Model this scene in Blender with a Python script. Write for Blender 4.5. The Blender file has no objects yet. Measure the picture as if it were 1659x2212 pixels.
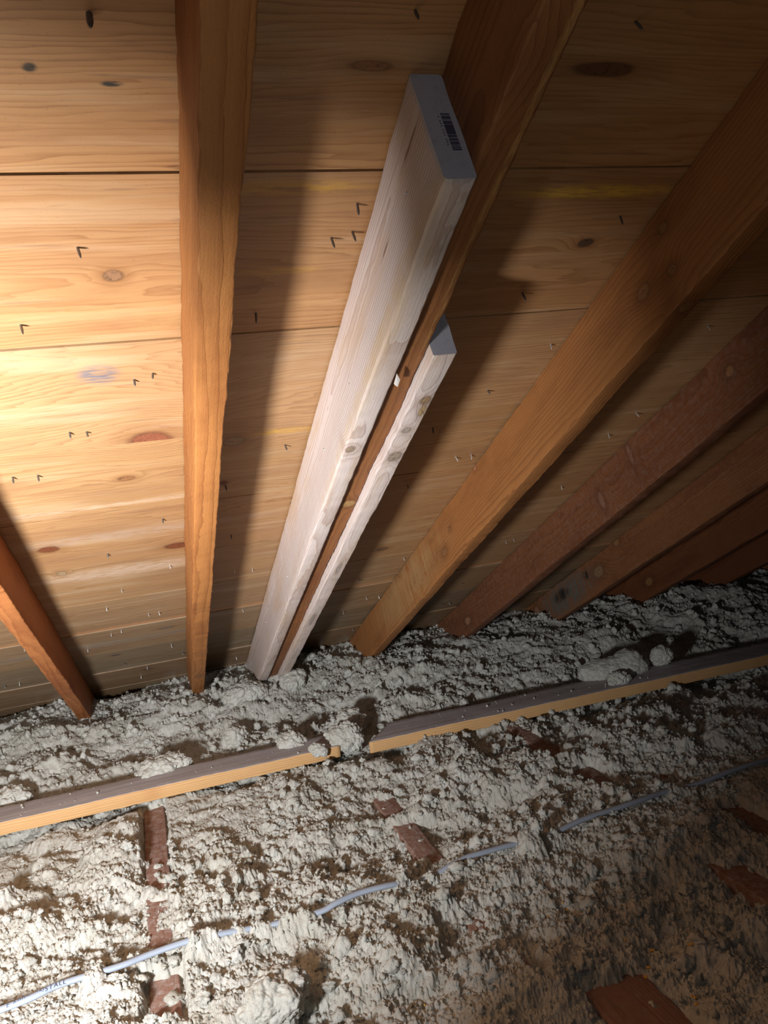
import bpy, bmesh, math, random
import numpy as np
from mathutils import Matrix, Vector
random.seed(7); rng = np.random.default_rng(11)
SC = bpy.context.scene; COL = SC.collection

# ------------------------------------------------------------------ camera
CZ = 1.145                                   # camera height over the attic floor
PITCH = math.radians(25.89)                  # roof slope
cam_d = bpy.data.cameras.new('camera'); cam = bpy.data.objects.new('camera', cam_d); COL.objects.link(cam)
R = [[0.9467155, -0.2994537, -0.1185627], [-0.1370934, -0.0415712, -0.9896854], [0.2914362, 0.9532047, -0.0804093]]
m = Matrix(((R[0][0], -R[1][0], -R[2][0], 0), (R[0][1], -R[1][1], -R[2][1], 0), (R[0][2], -R[1][2], -R[2][2], CZ), (0, 0, 0, 1)))
cam.matrix_world = m
cam_d.sensor_fit = 'VERTICAL'; cam_d.sensor_height = 36.0; cam_d.lens = 36.0 * 1714.6 / 2212.0
cam_d.clip_start = 0.02; cam_d.clip_end = 60
SC.camera = cam

# ------------------------------------------------------------------ world, lamps, exposure
w = bpy.data.worlds.new('dark'); SC.world = w; w.use_nodes = True
w.node_tree.nodes['Background'].inputs[0].default_value = (0.0, 0.0, 0.0, 1); w.node_tree.nodes['Background'].inputs[1].default_value = 0
SC.view_settings.view_transform = 'Standard'; SC.view_settings.look = 'None'
SC.view_settings.exposure = 0.0; SC.view_settings.gamma = 1.0; SC.view_settings.use_curve_mapping = False
D = 0.70
cP, sP = math.cos(PITCH), math.sin(PITCH)
def deckpt(x, s, n): return Vector((x, s * cP + n * sP, CZ - s * sP + n * cP))
def area(name, loc, aim, size, power, col, spread=180):
    l = bpy.data.lights.new(name, 'AREA'); l.shape = 'DISK'; l.size = size; l.energy = power; l.color = col; l.spread = math.radians(spread)
    o = bpy.data.objects.new(name, l); COL.objects.link(o); o.location = loc
    o.rotation_euler = (Vector(aim) - Vector(loc)).to_track_quat('-Z', 'Y').to_euler(); return o
LAMP = deckpt(-0.50, 0.64, -0.14)
area('work_lamp', LAMP, LAMP + Vector((-0.04, 1.0, 0.20)), 0.15, 43.0, (0.93, 0.97, 1.06), 136)
area('phone_lamp', (0.03, 0.0, CZ + 0.03), (0.35, 2.0, CZ - 0.25), 0.02, 0.8, (0.80, 0.90, 1.0), 150)

# ------------------------------------------------------------------ node helper
class NT:
    def __init__(s, name):
        s.mat = bpy.data.materials.new(name); s.mat.use_nodes = True; s.t = s.mat.node_tree; s.n = s.t.nodes; s.b = s.n['Principled BSDF']
    def put(s, sock, v):
        if v is None: return
        if isinstance(v, bpy.types.NodeSocket): s.t.links.new(v, sock)
        else:
            if hasattr(sock, 'default_value') and hasattr(sock.default_value, '__len__') and hasattr(v, '__len__'):
                v = tuple(v) + ((1.0,) if len(sock.default_value) == 4 and len(v) == 3 else ())
            sock.default_value = v
    def m(s, op, a, b=None, c=None, clamp=False):
        n = s.n.new('ShaderNodeMath'); n.operation = op; n.use_clamp = clamp
        for i, v in enumerate((a, b, c)): s.put(n.inputs[i], v)
        return n.outputs[0]
    def v(s, op, a, b=None):
        n = s.n.new('ShaderNodeVectorMath'); n.operation = op
        s.put(n.inputs[0], a); s.put(n.inputs[1], b)
        return n.outputs['Value'] if op in ('LENGTH', 'DOT_PRODUCT', 'DISTANCE') else n.outputs[0]
    def noise(s, vec, scale, det=3, rough=.55, dist=0, col=False):
        n = s.n.new('ShaderNodeTexNoise'); s.put(n.inputs['Vector'], vec); s.put(n.inputs['Scale'], scale)
        n.inputs['Detail'].default_value = det; n.inputs['Roughness'].default_value = rough; n.inputs['Distortion'].default_value = dist
        return n.outputs['Color' if col else 'Fac']
    def vor(s, vec, scale, feat='F1'):
        n = s.n.new('ShaderNodeTexVoronoi'); n.feature = feat; s.put(n.inputs['Vector'], vec); n.inputs['Scale'].default_value = scale
        return n.outputs['Distance']
    def sep(s, vec):
        n = s.n.new('ShaderNodeSeparateXYZ'); s.put(n.inputs[0], vec); return n.outputs
    def comb(s, x, y, z):
        n = s.n.new('ShaderNodeCombineXYZ'); s.put(n.inputs[0], x); s.put(n.inputs[1], y); s.put(n.inputs[2], z); return n.outputs[0]
    def mix(s, f, a, b, mode='MIX'):
        n = s.n.new('ShaderNodeMix'); n.data_type = 'RGBA'; n.blend_type = mode
        s.put(n.inputs[0], f); s.put(n.inputs[6], a); s.put(n.inputs[7], b); return n.outputs[2]
    def rng(s, v, a, b, c=0., d=1., smooth=True):
        n = s.n.new('ShaderNodeMapRange'); n.interpolation_type = 'SMOOTHSTEP' if smooth else 'LINEAR'
        s.put(n.inputs[0], v)
        for i, q in enumerate((a, b, c, d)): n.inputs[i + 1].default_value = q
        return n.outputs[0]
    def attr(s, name, out='Fac'):
        n = s.n.new('ShaderNodeAttribute'); n.attribute_name = name; return n.outputs[out]
    def obj(s):
        n = s.n.new('ShaderNodeTexCoord'); return n.outputs['Object']
    def bump(s, h, strength, dist, nrm=None):
        n = s.n.new('ShaderNodeBump'); s.put(n.inputs['Strength'], strength); s.put(n.inputs['Distance'], dist); s.put(n.inputs['Height'], h)
        if nrm is not None: s.put(n.inputs['Normal'], nrm)
        return n.outputs[0]
    def done(s, col, rough=.6, nrm=None, spec=.3, metal=0.):
        s.put(s.b.inputs['Base Color'], col); s.put(s.b.inputs['Roughness'], rough); s.put(s.b.inputs['Specular IOR Level'], spec)
        s.put(s.b.inputs['Metallic'], metal)
        if nrm is not None: s.put(s.b.inputs['Normal'], nrm)
        return s.mat

def wood(name, early, late, spacing=.004, pith=(.03, .05), warp=.012, knots=(), stains=(), contrast=.7, blotch=None, blotch_amt=.4,
         dust=0., dustcol=(.27, .20, .15), rough=.55, spec=.3, bump=.35, deck=False, seed=0., fuzz=.3, lenfreq=1.0, crest=None):
    """long grain runs along local x. knots: (x,y,z, length radius, cross radius, ring push, core colour)"""
    t = NT(name); p = t.obj(); x, y, z = t.sep(p)[:3]
    if deck:
        ofs = t.attr('board_offset'); pc = t.attr('board_pith')
        yy = t.m('SUBTRACT', y, pc); xx = t.m('ADD', x, t.m('MULTIPLY', ofs, 7.3)); zz = t.m('ADD', t.m('MULTIPLY', ofs, .9), 0.0)
    else:
        yy = t.m('ADD', y, pith[0]); xx = t.m('ADD', x, seed * 3.7); zz = z
    q = t.comb(t.m('MULTIPLY', xx, lenfreq), t.m('MULTIPLY', yy, 7.), t.m('MULTIPLY', zz, 7.))
    w1 = t.m('MULTIPLY', t.m('SUBTRACT', t.noise(q, 1.1, 2, .5), .5), warp * 2)
    w2 = t.m('MULTIPLY', t.m('SUBTRACT', t.noise(q, 5., 3, .55), .5), warp * .45)
    zr = pith[1]
    rz = t.m('ADD', zz, zr) if not deck else zr
    r = t.m('SQRT', t.m('ADD', t.m('MULTIPLY', yy, yy), t.m('MULTIPLY', rz, rz)))
    f = t.m('ADD', r, t.m('ADD', w1, w2))
    core = None; cores = []
    wob = t.m('MULTIPLY', t.m('SUBTRACT', t.noise(p, 22., 3, .6), .5), .5)
    for kn_ in knots:
        kx, ky, kz, rl, rc, push, kc = kn_[:7]
        d = t.v('LENGTH', t.v('MULTIPLY', t.v('SUBTRACT', p, (kx, ky, kz)), (1 / rl, 1 / rc, 0) if deck else ((1 / rl, .35 / rc, 1 / rc) if abs(ky) < 1e-4 else (1 / rl, 1 / rc, .35 / rc))))
        g = t.m('POWER', 2.718, t.m('MULTIPLY', t.m('MULTIPLY', d, d), -.28))
        f = t.m('ADD', f, t.m('MULTIPLY', g, push))
        if kc is None: continue
        dw = t.m('ADD', d, wob)
        if len(kn_) > 7: dw = t.m('ADD', dw, t.m('MULTIPLY', t.m('GREATER_THAN', y, kn_[7]), 9.))
        cores.append((dw, kc))
    fr = t.m('FRACT', t.m('DIVIDE', f, spacing))
    late_f = t.m('MULTIPLY', t.m('POWER', fr, 2.6), t.rng(fr, .93, 1., 1., 0.))
    fine = t.noise(t.comb(t.m('MULTIPLY', xx, 9.), t.m('MULTIPLY', yy, 420.), t.m('MULTIPLY', zz, 420.)), 1., 2, .6)
    big = t.noise(t.comb(t.m('MULTIPLY', xx, 1.6), t.m('MULTIPLY', yy, 16.), t.m('MULTIPLY', zz, 16.)), 1., 4, .6)
    speck = t.noise(p, 260., 3, .7)
    amp = t.m('MULTIPLY', t.rng(big, .25, .7, .55, 1.1), contrast)
    lf = t.m('MULTIPLY', late_f, amp)
    lf = t.m('ADD', lf, t.m('MULTIPLY', t.m('SUBTRACT', fine, .5), .45), clamp=True)
    c = t.mix(lf, early, late)
    if blotch:
        bf = t.m('MULTIPLY', t.rng(t.noise(t.comb(t.m('MULTIPLY', xx, 2.2), t.m('MULTIPLY', yy, 11.), t.m('MULTIPLY', zz, 11.)), 1.3, 5, .62), .46, .72), blotch_amt)
        c = t.mix(bf, c, blotch)
    if deck:
        pale = t.rng(t.noise(t.comb(t.m('MULTIPLY', xx, 1.3), t.m('MULTIPLY', yy, 15.), ofs), 1.7, 4, .6), .50, .70)
        c = t.mix(t.m('MULTIPLY', pale, .5), c, (.50, .31, .15))
        dk = t.rng(t.noise(t.comb(t.m('MULTIPLY', xx, 4.), t.m('MULTIPLY', yy, 60.), ofs), 1.7, 3, .6), .60, .74)
        c = t.mix(t.m('MULTIPLY', dk, .5), c, (.20, .10, .05))
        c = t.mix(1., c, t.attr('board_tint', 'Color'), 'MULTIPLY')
    for (sx, sy, sz, rx, ry, sc_, amt) in stains:
        d = t.v('LENGTH', t.v('MULTIPLY', t.v('SUBTRACT', p, (sx, sy, sz)), (1 / rx, 1 / ry, 0 if deck else 1 / ry)))
        streak = t.rng(t.noise(t.comb(t.m('MULTIPLY', x, 30.), t.m('MULTIPLY', y, 230.), z), 1., 3, .7), .3, .62)
        c = t.mix(t.m('MULTIPLY', t.m('MULTIPLY', t.rng(d, .35, 1.15, 1., 0.), streak), amt), c, sc_)
    for d, kc in cores:
        c = t.mix(t.rng(d, .75, 2.1, .40, 0.), c, [v * .9 for v in late[:3]])
        c = t.mix(t.rng(d, .62, 1.0, .80, 0.), c, [v * .42 for v in kc])
        ring = t.m('FRACT', t.m('MULTIPLY', d, 4.2))
        inner = t.mix(t.m('MULTIPLY', ring, .5), kc, [v * .55 for v in kc])
        inner = t.mix(t.rng(t.noise(p, 130., 3, .7), .5, .68), inner, [v * .35 for v in kc])
        c = t.mix(t.rng(d, .50, .78, .85, 0.), c, inner)
    if dust > 0:
        du = t.rng(t.noise(p, 60., 6, .75), .42, .70)
        c = t.mix(t.m('MULTIPLY', du, dust), c, dustcol)
    c = t.mix(t.m('MULTIPLY', t.rng(speck, .62, .75), .35), c, [v * .45 for v in late[:3]])
    hgt = t.m('ADD', t.m('MULTIPLY', late_f, .5), t.m('ADD', t.m('MULTIPLY', fine, .5), t.m('MULTIPLY', speck, fuzz)))
    n1 = t.bump(hgt, bump, .0016)
    rg = t.m('ADD', t.m('MULTIPLY', big, .2), rough - .1)
    return t.done(c, rg, n1, spec)

def plain(name, col, rough=.6, spec=.3, metal=0., nscale=60, var=.25, bump=.2):
    t = NT(name); p = t.obj(); n = t.noise(p, nscale, 4, .6)
    c = t.mix(n, [v * (1 - var) for v in col], [min(1, v * (1 + var)) for v in col])
    return t.done(c, rough, t.bump(n, bump, .002), spec, metal)

# ------------------------------------------------------------------ object helpers
def link(name, me, mat=None, parent=None, loc=None, rot=None):
    o = bpy.data.objects.new(name, me); COL.objects.link(o)
    if me is not None and mat is not None and not me.materials: me.materials.append(mat)
    if parent is not None: o.parent = parent
    if loc is not None: o.location = loc
    if rot is not None: o.rotation_euler = rot
    return o
def tag(o, label, cat, group=None, kind=None):
    o['label'] = label; o['category'] = cat
    if group: o['group'] = group
    if kind: o['kind'] = kind
    return o
def npmesh(name, V, F, smooth=True):
    me = bpy.data.meshes.new(name); V = np.asarray(V, np.float32); F = np.asarray(F, np.int32)
    me.vertices.add(len(V)); me.vertices.foreach_set('co', V.ravel())
    k = F.shape[1]; me.loops.add(F.size); me.loops.foreach_set('vertex_index', F.ravel())
    me.polygons.add(len(F)); me.polygons.foreach_set('loop_start', np.arange(0, F.size, k, dtype=np.int32))
    me.polygons.foreach_set('use_smooth', np.full(len(F), smooth))
    me.update(calc_edges=True); me.validate(); return me

# ------------------------------------------------------------------ numpy noise
def _h(ix, iy, iz, k):
    a = (ix.astype(np.int64) * 374761393 + iy.astype(np.int64) * 668265263 + iz.astype(np.int64) * 2147483647 + k * 974634777) & 0xFFFFFFFF
    a = ((a ^ (a >> 13)) * 1274126177) & 0xFFFFFFFF; a = ((a ^ (a >> 16)) * 2246822519) & 0xFFFFFFFF; a = a ^ (a >> 15)
    return (a & 0xFFFFFF) / float(0xFFFFFF)
def vnoise(x, y, k=0, z=None):
    if z is None: z = np.zeros_like(x)
    ix, iy, iz = np.floor(x), np.floor(y), np.floor(z); fx, fy, fz = x - ix, y - iy, z - iz
    fx, fy, fz = [f * f * f * (f * (f * 6 - 15) + 10) for f in (fx, fy, fz)]
    out = 0
    for dz in ((0, 1) if np.any(fz) else (0,)):
        wz = fz if dz else 1 - fz
        for dy in (0, 1):
            wy = fy if dy else 1 - fy
            for dx in (0, 1):
                wx = fx if dx else 1 - fx
                out = out + _h(ix + dx, iy + dy, iz + dz, k) * wx * wy * wz
    return out
def fbm(x, y, oct=4, k=0, z=None, g=.5):
    s = 0; a = 1; t = 0
    for i in range(oct):
        s = s + a * (vnoise(x, y, k + i, z) - .5); t += a; a *= g; x = x * 2.03 + 1.7; y = y * 2.03 + 3.1
        if z is not None: z = z * 2.03 + 5.3
    return s / t * 2
def lumps(x, y, k=0, dens=1.0, z=None):
    """rounded random lumps 0..1, one per cell"""
    ix, iy = np.floor(x), np.floor(y); best = np.zeros_like(x)
    zs = (0,) if z is None else (-1, 0, 1); iz = np.zeros_like(x) if z is None else np.floor(z)
    for dz in zs:
        for dy in (-1, 0, 1):
            for dx in (-1, 0, 1):
                cx, cy, cz = ix + dx, iy + dy, iz + dz
                px = cx + _h(cx, cy, cz, k); py = cy + _h(cx, cy, cz, k + 1); r = .45 + .5 * _h(cx, cy, cz, k + 2)
                hh = _h(cx, cy, cz, k + 3); hh = np.where(hh < dens, .35 + .65 * _h(cx, cy, cz, k + 4), 0)
                d2 = (x - px) ** 2 + (y - py) ** 2
                if z is not None: d2 = d2 + (z - cz - _h(cx, cy, cz, k + 5)) ** 2
                v = hh * np.clip(1 - d2 / (r * r), 0, 1) ** (.5 if z is not None else .8); best = np.maximum(best, v)
    return best
def sst(x, a, b):
    t = np.clip((x - a) / (b - a), 0, 1); return t * t * (3 - 2 * t)

# ------------------------------------------------------------------ beams
DECK_ROT = (-PITCH, 0, 0)
DECK_M = Matrix.Rotation(-PITCH, 4, 'X')
BEAM_M = DECK_M @ Matrix(((0, -1, 0, 0), (1, 0, 0, 0), (0, 0, 1, 0), (0, 0, 0, 1)))   # local x -> down slope, y -> -X, z -> N
def beam_mesh(name, L, W, H, seg=.02, bev=.004, rough=.0008, seed=0, slant0=0., slant1=0., wane=.0, sharp=False):
    """box from 0..L, -W..0, -H..0 with slightly rough rounded edges. slant: shift of the end along x per unit z"""
    pr = []
    for (cy, cz, a0) in ((-bev, -bev, 0), (-W + bev, -bev, 90), (-W + bev, -H + bev, 180), (-bev, -H + bev, 270)):
        for k in range(4):
            a = math.radians(a0 + k * 30); pr.append((cy + bev * math.cos(a), cz + bev * math.sin(a)))
    # extra points on the faces so that the faces may wander a little
    P = []
    for i in range(len(pr)):
        a, b = pr[i], pr[(i + 1) % len(pr)]; P.append(a)
        n = int(math.dist(a, b) / .02)
        for j in range(1, n): P.append((a[0] + (b[0] - a[0]) * j / n, a[1] + (b[1] - a[1]) * j / n))
    P = np.array(P); K = len(P); N = max(2, int(L / seg)); xs = np.linspace(0, L, N + 1)
    X = np.repeat(xs, K); Y = np.tile(P[:, 0], N + 1); Z = np.tile(P[:, 1], N + 1)
    s = seed * 17.3
    nY = fbm(X * 6 + s, Z * 25 + Y * 25, 3, 3) * rough * 1.6 + fbm(X * 60 + s, Z * 120 + Y * 90, 2, 5) * rough
    nZ = fbm(X * 6 - s, Y * 25 + 9 + Z * 25, 3, 8) * rough * 1.6 + fbm(X * 70 + s, Y * 120 + Z * 70, 2, 9) * rough
    X = X + np.where(X < L * .5, slant0 * Z, slant1 * Z) * np.where((X < seg * .5) | (X > L - seg * .5), 1., 1.) * np.where(X < .5, 1 - X / .5, np.where(X > L - .5, (X - L + .5) / .5, 0))
    V = np.stack([X, Y + nY, Z + nZ], 1).tolist(); F = []
    bm = bmesh.new(); vs = [bm.verts.new(v) for v in V]
    for i in range(N):
        for k in range(K):
            k2 = (k + 1) % K; a = i * K
            bm.faces.new((vs[a + k], vs[a + K + k], vs[a + K + k2], vs[a + k2]))
    bm.faces.new([vs[k] for k in range(K)]); bm.faces.new([vs[N * K + k] for k in reversed(range(K))])
    bmesh.ops.recalc_face_normals(bm, faces=bm.faces)
    me = bpy.data.meshes.new(name); bm.to_mesh(me); bm.free()
    for f in me.polygons: f.use_smooth = len(f.vertices) == 4
    return me
def deck_beam(name, s0, s1, xl, w_, ntop, h_, mat, label=None, cat='rafter', seed=0, skew=0., parent=None, **kw):
    me = beam_mesh(name, s1 - s0, w_, h_, seed=seed, **kw); o = link(name, me, mat, parent)
    M = Matrix.Translation(deckpt(xl, s0, ntop)) @ BEAM_M @ Matrix.Rotation(skew, 4, 'Z')
    o.matrix_world = M
    return o

# ------------------------------------------------------------------ structure: roof deck of boards
seams = [-3.30, -2.92, -2.55, -2.25, -1.95, -1.65, -1.35, -1.05, -.75, -.46, -.17, .115, .400, .689, .998, 1.302, 1.598, 1.890, 2.175, 2.464, 2.744, 3.017, 3.30, 3.59, 3.88, 4.17]
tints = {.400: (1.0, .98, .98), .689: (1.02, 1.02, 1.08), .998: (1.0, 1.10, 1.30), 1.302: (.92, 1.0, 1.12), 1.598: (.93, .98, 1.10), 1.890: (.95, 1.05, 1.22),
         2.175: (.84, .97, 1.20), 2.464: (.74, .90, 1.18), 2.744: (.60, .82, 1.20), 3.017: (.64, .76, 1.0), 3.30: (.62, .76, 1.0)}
XL, XR = -3.3, 6.2
bm = bmesh.new(); la = bm.faces.layers.float.new('board_offset'); lp = bm.faces.layers.float.new('board_pith'); lt = bm.verts.layers.float_color.new('board_tint')
la_v = bm.verts.layers.float.new('bo'); boards = []
for i in range(len(seams) - 1):
    a, b = seams[i], seams[i + 1]
    joints = [XL]; x = XL + random.uniform(.6, 2.4)
    while x < XR - .5: joints.append(x); x += random.uniform(1.6, 3.6)
    joints.append(XR)
    if 0.1 < a < 3.2: joints = [XL, XL + 1.3, XR - random.uniform(.6, 2.0), XR]
    if abs(a - 1.302) < .01 or abs(a - .998) < .01: joints = [XL, .115, XR - 1, XR]
    for j in range(len(joints) - 1):
        x0, x1 = joints[j] + .0008, joints[j + 1] - .0008
        g0, g1 = (.0008, .0008)
        if abs(b - .689) < .01: g1 = .0032
        if abs(b - .998) < .01: g1 = .0014
        dn = random.uniform(-.0016, .0016); tilt = random.uniform(-.0012, .0016)
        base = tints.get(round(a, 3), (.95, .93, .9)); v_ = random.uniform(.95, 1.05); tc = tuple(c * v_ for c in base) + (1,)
        rnd = random.random(); pith = (a + b) / 2 + random.uniform(-.16, .16)
        nx = max(1, int((x1 - x0) / .25)); top = []; bot = []
        for k in range(nx + 1):
            xx = x0 + (x1 - x0) * k / nx; wv = .0007 * math.sin(xx * 3.1 + i)
            for (yy, zz, lst) in ((a + g0 + wv, D + dn - tilt, 0), (b - g1 + wv, D + dn + tilt, 0), (b - g1 + wv, D + .019 + dn, 1), (a + g0 + wv, D + .019 + dn, 1)):
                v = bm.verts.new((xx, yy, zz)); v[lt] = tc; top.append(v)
        fs = []
        for k in range(nx):
            A = top[k * 4:k * 4 + 4]; B = top[k * 4 + 4:k * 4 + 8]
            for q in range(4): fs.append(bm.faces.new((A[q], B[q], B[(q + 1) % 4], A[(q + 1) % 4])))
        fs.append(bm.faces.new(top[:4])); fs.append(bm.faces.new(top[-4:]))
        for f in fs: f[la] = rnd; f[lp] = pith
# underlay above the boards
uv = [bm.verts.new((x, y, D + .024)) for x, y in ((XL, seams[0]), (XR, seams[0]), (XR, seams[-1]), (XL, seams[-1]))]
for v in uv: v[lt] = (.05, .05, .05, 1)
bm.faces.new(uv)
bmesh.ops.recalc_face_normals(bm, faces=bm.faces)
me = bpy.data.meshes.new('ceiling'); bm.to_mesh(me); bm.free()
RED = (.20, .055, .02); BRN = (.30, .13, .05); GRY = (.20, .17, .14)
dk_knots = [(.009, .856, 0, .016, .014, .010, (.30, .15, .07)), (-.017, 1.10, 0, .095, .050, .060, None),
            (.036, 1.300, 0, .050, .042, .030, (.27, .085, .04), 1.3015), (-.016, 1.445, 0, .020, .012, .012, BRN), (-.201, 1.75, 0, .028, .022, .012, RED),
            (.078, 1.838, 0, .040, .022, .014, RED), (-.196, 1.912, 0, .015, .018, .012, (.42, .28, .15)), (.685, .833, 0, .016, .012, .018, (.10, .06, .04)),
            (.186, 1.342, 0, .026, .022, .016, (.36, .22, .10)), (-.144, 2.795, 0, .020, .012, .010, (.10, .08, .09)), (-.051, 3.086, 0, .024, .014, .010, (.16, .12, .09)),
            (.654, 2.108, 0, .022, .018, .012, (.20, .10, .05)), (.171, 1.52, 0, .014, .012, .010, RED), (.287, .549, 0, .03, .008, .006, BRN),
            (.56, .545, 0, .05, .012, .008, (.16, .07, .03)), (.03, 2.55, 0, .03, .012, .010, GRY)]
YEL = (.60, .32, .04)
dk_st = [(.031, .576, 0, .012, .004, (.05, .04, .03), 1.2), (-.04, .56, 0, .008, .006, (.04, .03, .02), 1.2), (.095, .68, 0, .02, .004, (.14, .05, .02), 1.), (.225, .713, 0, .12, .016, YEL, .55), (.655, .731, 0, .15, .015, (.70, .42, .045), .8), (.225, .862, 0, .06, .008, YEL, .6), (.28, 1.323, 0, .10, .013, YEL, .6),
         (.0, 2.449, 0, 5.0, .013, (.55, .24, .09), .9), (-.03, 1.075, 0, .035, .03, (.13, .125, .14), .95), (.06, .945, 0, .05, .05, (.42, .24, .09), .5),
         (-.1, 1.56, 0, .35, .012, (.60, .44, .30), .5), (-.05, 1.955, 0, .25, .05, (.60, .44, .32), .6), (-.05, 1.72, 0, .4, .03, (.45, .36, .28), .4),
         (-.2, 2.62, 0, .6, .035, (.22, .21, .18), .45), (.2, .93, 0, .5, .02, (.50, .26, .10), .55), (.75, .95, 0, .4, .02, (.38, .18, .07), .7)]
M_DECK = wood('roof_board', (.41, .208, .077), (.22, .086, .025), .0085, (0, .05), .06, dk_knots, dk_st, .75, (.31, .145, .055), .8, rough=.44, spec=.5, bump=.25, deck=True, fuzz=.25, lenfreq=.9)
ceiling = link('ceiling', me, M_DECK); ceiling['kind'] = 'structure'
ceiling.location = (0, 0, CZ); ceiling.rotation_euler = DECK_ROT

# nails through the boards: parts of the deck
M_NAIL = plain('nail_steel', (.17, .16, .15), .42, .5, .85, 300, .3)
M_NAILL = plain('nail_galvanized', (.55, .52, .47), .4, .5, .7, 300, .3)
def nail_mesh(name, L, r, mat):
    bm = bmesh.new(); n = 10; rings = [(0.004, r), (0, r), (-L * .62, r), (-L * .8, r * .72), (-L, r * .06)]; vv = []
    for z, rr in rings: vv.append([bm.verts.new((rr * math.cos(2 * math.pi * k / n), rr * math.sin(2 * math.pi * k / n), z)) for k in range(n)])
    for a, b in zip(vv, vv[1:]):
        for k in range(n): bm.faces.new((a[k], a[(k + 1) % n], b[(k + 1) % n], b[k]))
    bm.faces.new(vv[-1])
    # splintered lip of wood round the nail is left to the board
    bmesh.ops.recalc_face_normals(bm, faces=bm.faces); me = bpy.data.meshes.new(name); bm.to_mesh(me); bm.free(); me.materials.append(mat)
    for f in me.polygons: f.use_smooth = True
    return me
NM = [nail_mesh('nail', .015, .0017, M_NAIL), nail_mesh('nail', .019, .0017, M_NAIL), nail_mesh('nail', .013, .0016, M_NAILL)]
nails = [(0.018, 0.506), (-0.027, 0.802), (-0.115, 0.945), (0.02, 1.097), (0.049, 1.084), (-0.092, 1.24), (-0.066, 1.245), (-0.206, 1.385), (-0.165, 1.389), (0.319, 0.488), (0.311, 0.742), (0.314, 0.792), (0.287, 0.802), (0.568, 0.488), (0.715, 0.78), (0.626, 0.945), (0.199, 0.953), (0.288, 1.38), (0.178, 1.535), (0.747, 1.097), (0.673, 1.242), (0.6, 1.379), (0.703, 1.538), (0.741, 1.536), (0.617, 1.662), (0.332, 1.67), (0.046, 1.663), (-0.083, 1.825), (0.054, 1.969), (-0.072, 2.099), (-0.123, 2.239), (-0.017, 2.364), (0.013, 2.368), (-0.103, 2.488), (-0.134, 2.509), (0.041, 2.787), (0.079, 2.918), (-0.382, 2.506), (-0.516, 2.924), (-0.47, 2.93), (-0.217, 2.646), (-0.126, 2.922), (-0.052, 3.046), (-0.081, 3.182), (-0.005, 3.418), (0.203, 1.821), (0.274, 2.102), (0.222, 2.085), (0.27, 2.495), (0.284, 3.174), (1.08, 1.081), (1.119, 1.422), (1.097, 1.517), (1.109, 1.815), (1.101, 2.227), (1.125, 2.22), (0.75, 2.225), (0.71, 2.614), (0.76, 2.631), (0.637, 2.374), (0.742, 3.046), (0.723, 3.296), (1.081, 2.641), (1.089, 2.913), (1.121, 2.919), (1.053, 3.266), (1.12, 3.304), (0.653, 2.756), (0.62, 1.394)]
for i, (x, s) in enumerate(nails):
    k = 1 if s < 1.0 else (2 if (s > 1.9 or x > .6) and random.random() < .75 else 0)
    o = link('nail', NM[k], None, ceiling, (x, s, D + .001), (random.uniform(-.22, .12), random.uniform(-.2, .2), 0))
    if i == 0: o.scale = (1.8, 1.8, 1.3)

# ------------------------------------------------------------------ structure: rest of the attic shell
def slab(name, pts, mat, kind='structure'):
    me = bpy.data.meshes.new(name); me.from_pydata([tuple(p) for p in pts], [], [list(range(len(pts)))]); o = link(name, me, mat); o['kind'] = kind; return o
M_SHELL = plain('dark_timber', (.16, .085, .04), .7, .2, 0, 12, .3)
M_CEIL_BACK = plain('plasterboard', (.45, .42, .38), .8, .2, 0, 20, .15)
ridge = deckpt(0, seams[0], D); RY, RZ = ridge.y, ridge.z
slab('floor', [(XL, -6, 0), (XR, -6, 0), (XR, 4.6, 0), (XL, 4.6, 0)], M_CEIL_BACK)
slab('ceiling_rear', [(XL, RY, RZ), (XR, RY, RZ), (XR, 2 * RY - 2.0, 0.9), (XL, 2 * RY - 2.0, 0.9)], M_SHELL)
slab('wall_rear', [(XL, -6, 0), (XR, -6, 0), (XR, -6, 3.2), (XL, -6, 3.2)], M_SHELL)
slab('wall_left', [(XL, -6, 0), (XL, 4.6, 0), (XL, 4.6, 3.2), (XL, -6, 3.2)], M_SHELL)
slab('wall_right', [(XR, -6, 0), (XR, 4.6, 0), (XR, 4.6, 3.2), (XR, -6, 3.2)], M_SHELL)
slab('wall_eave', [(XL, 3.93, 0), (XR, 3.93, 0), (XR, 3.93, .45), (XL, 3.93, .45)], M_SHELL)

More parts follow.
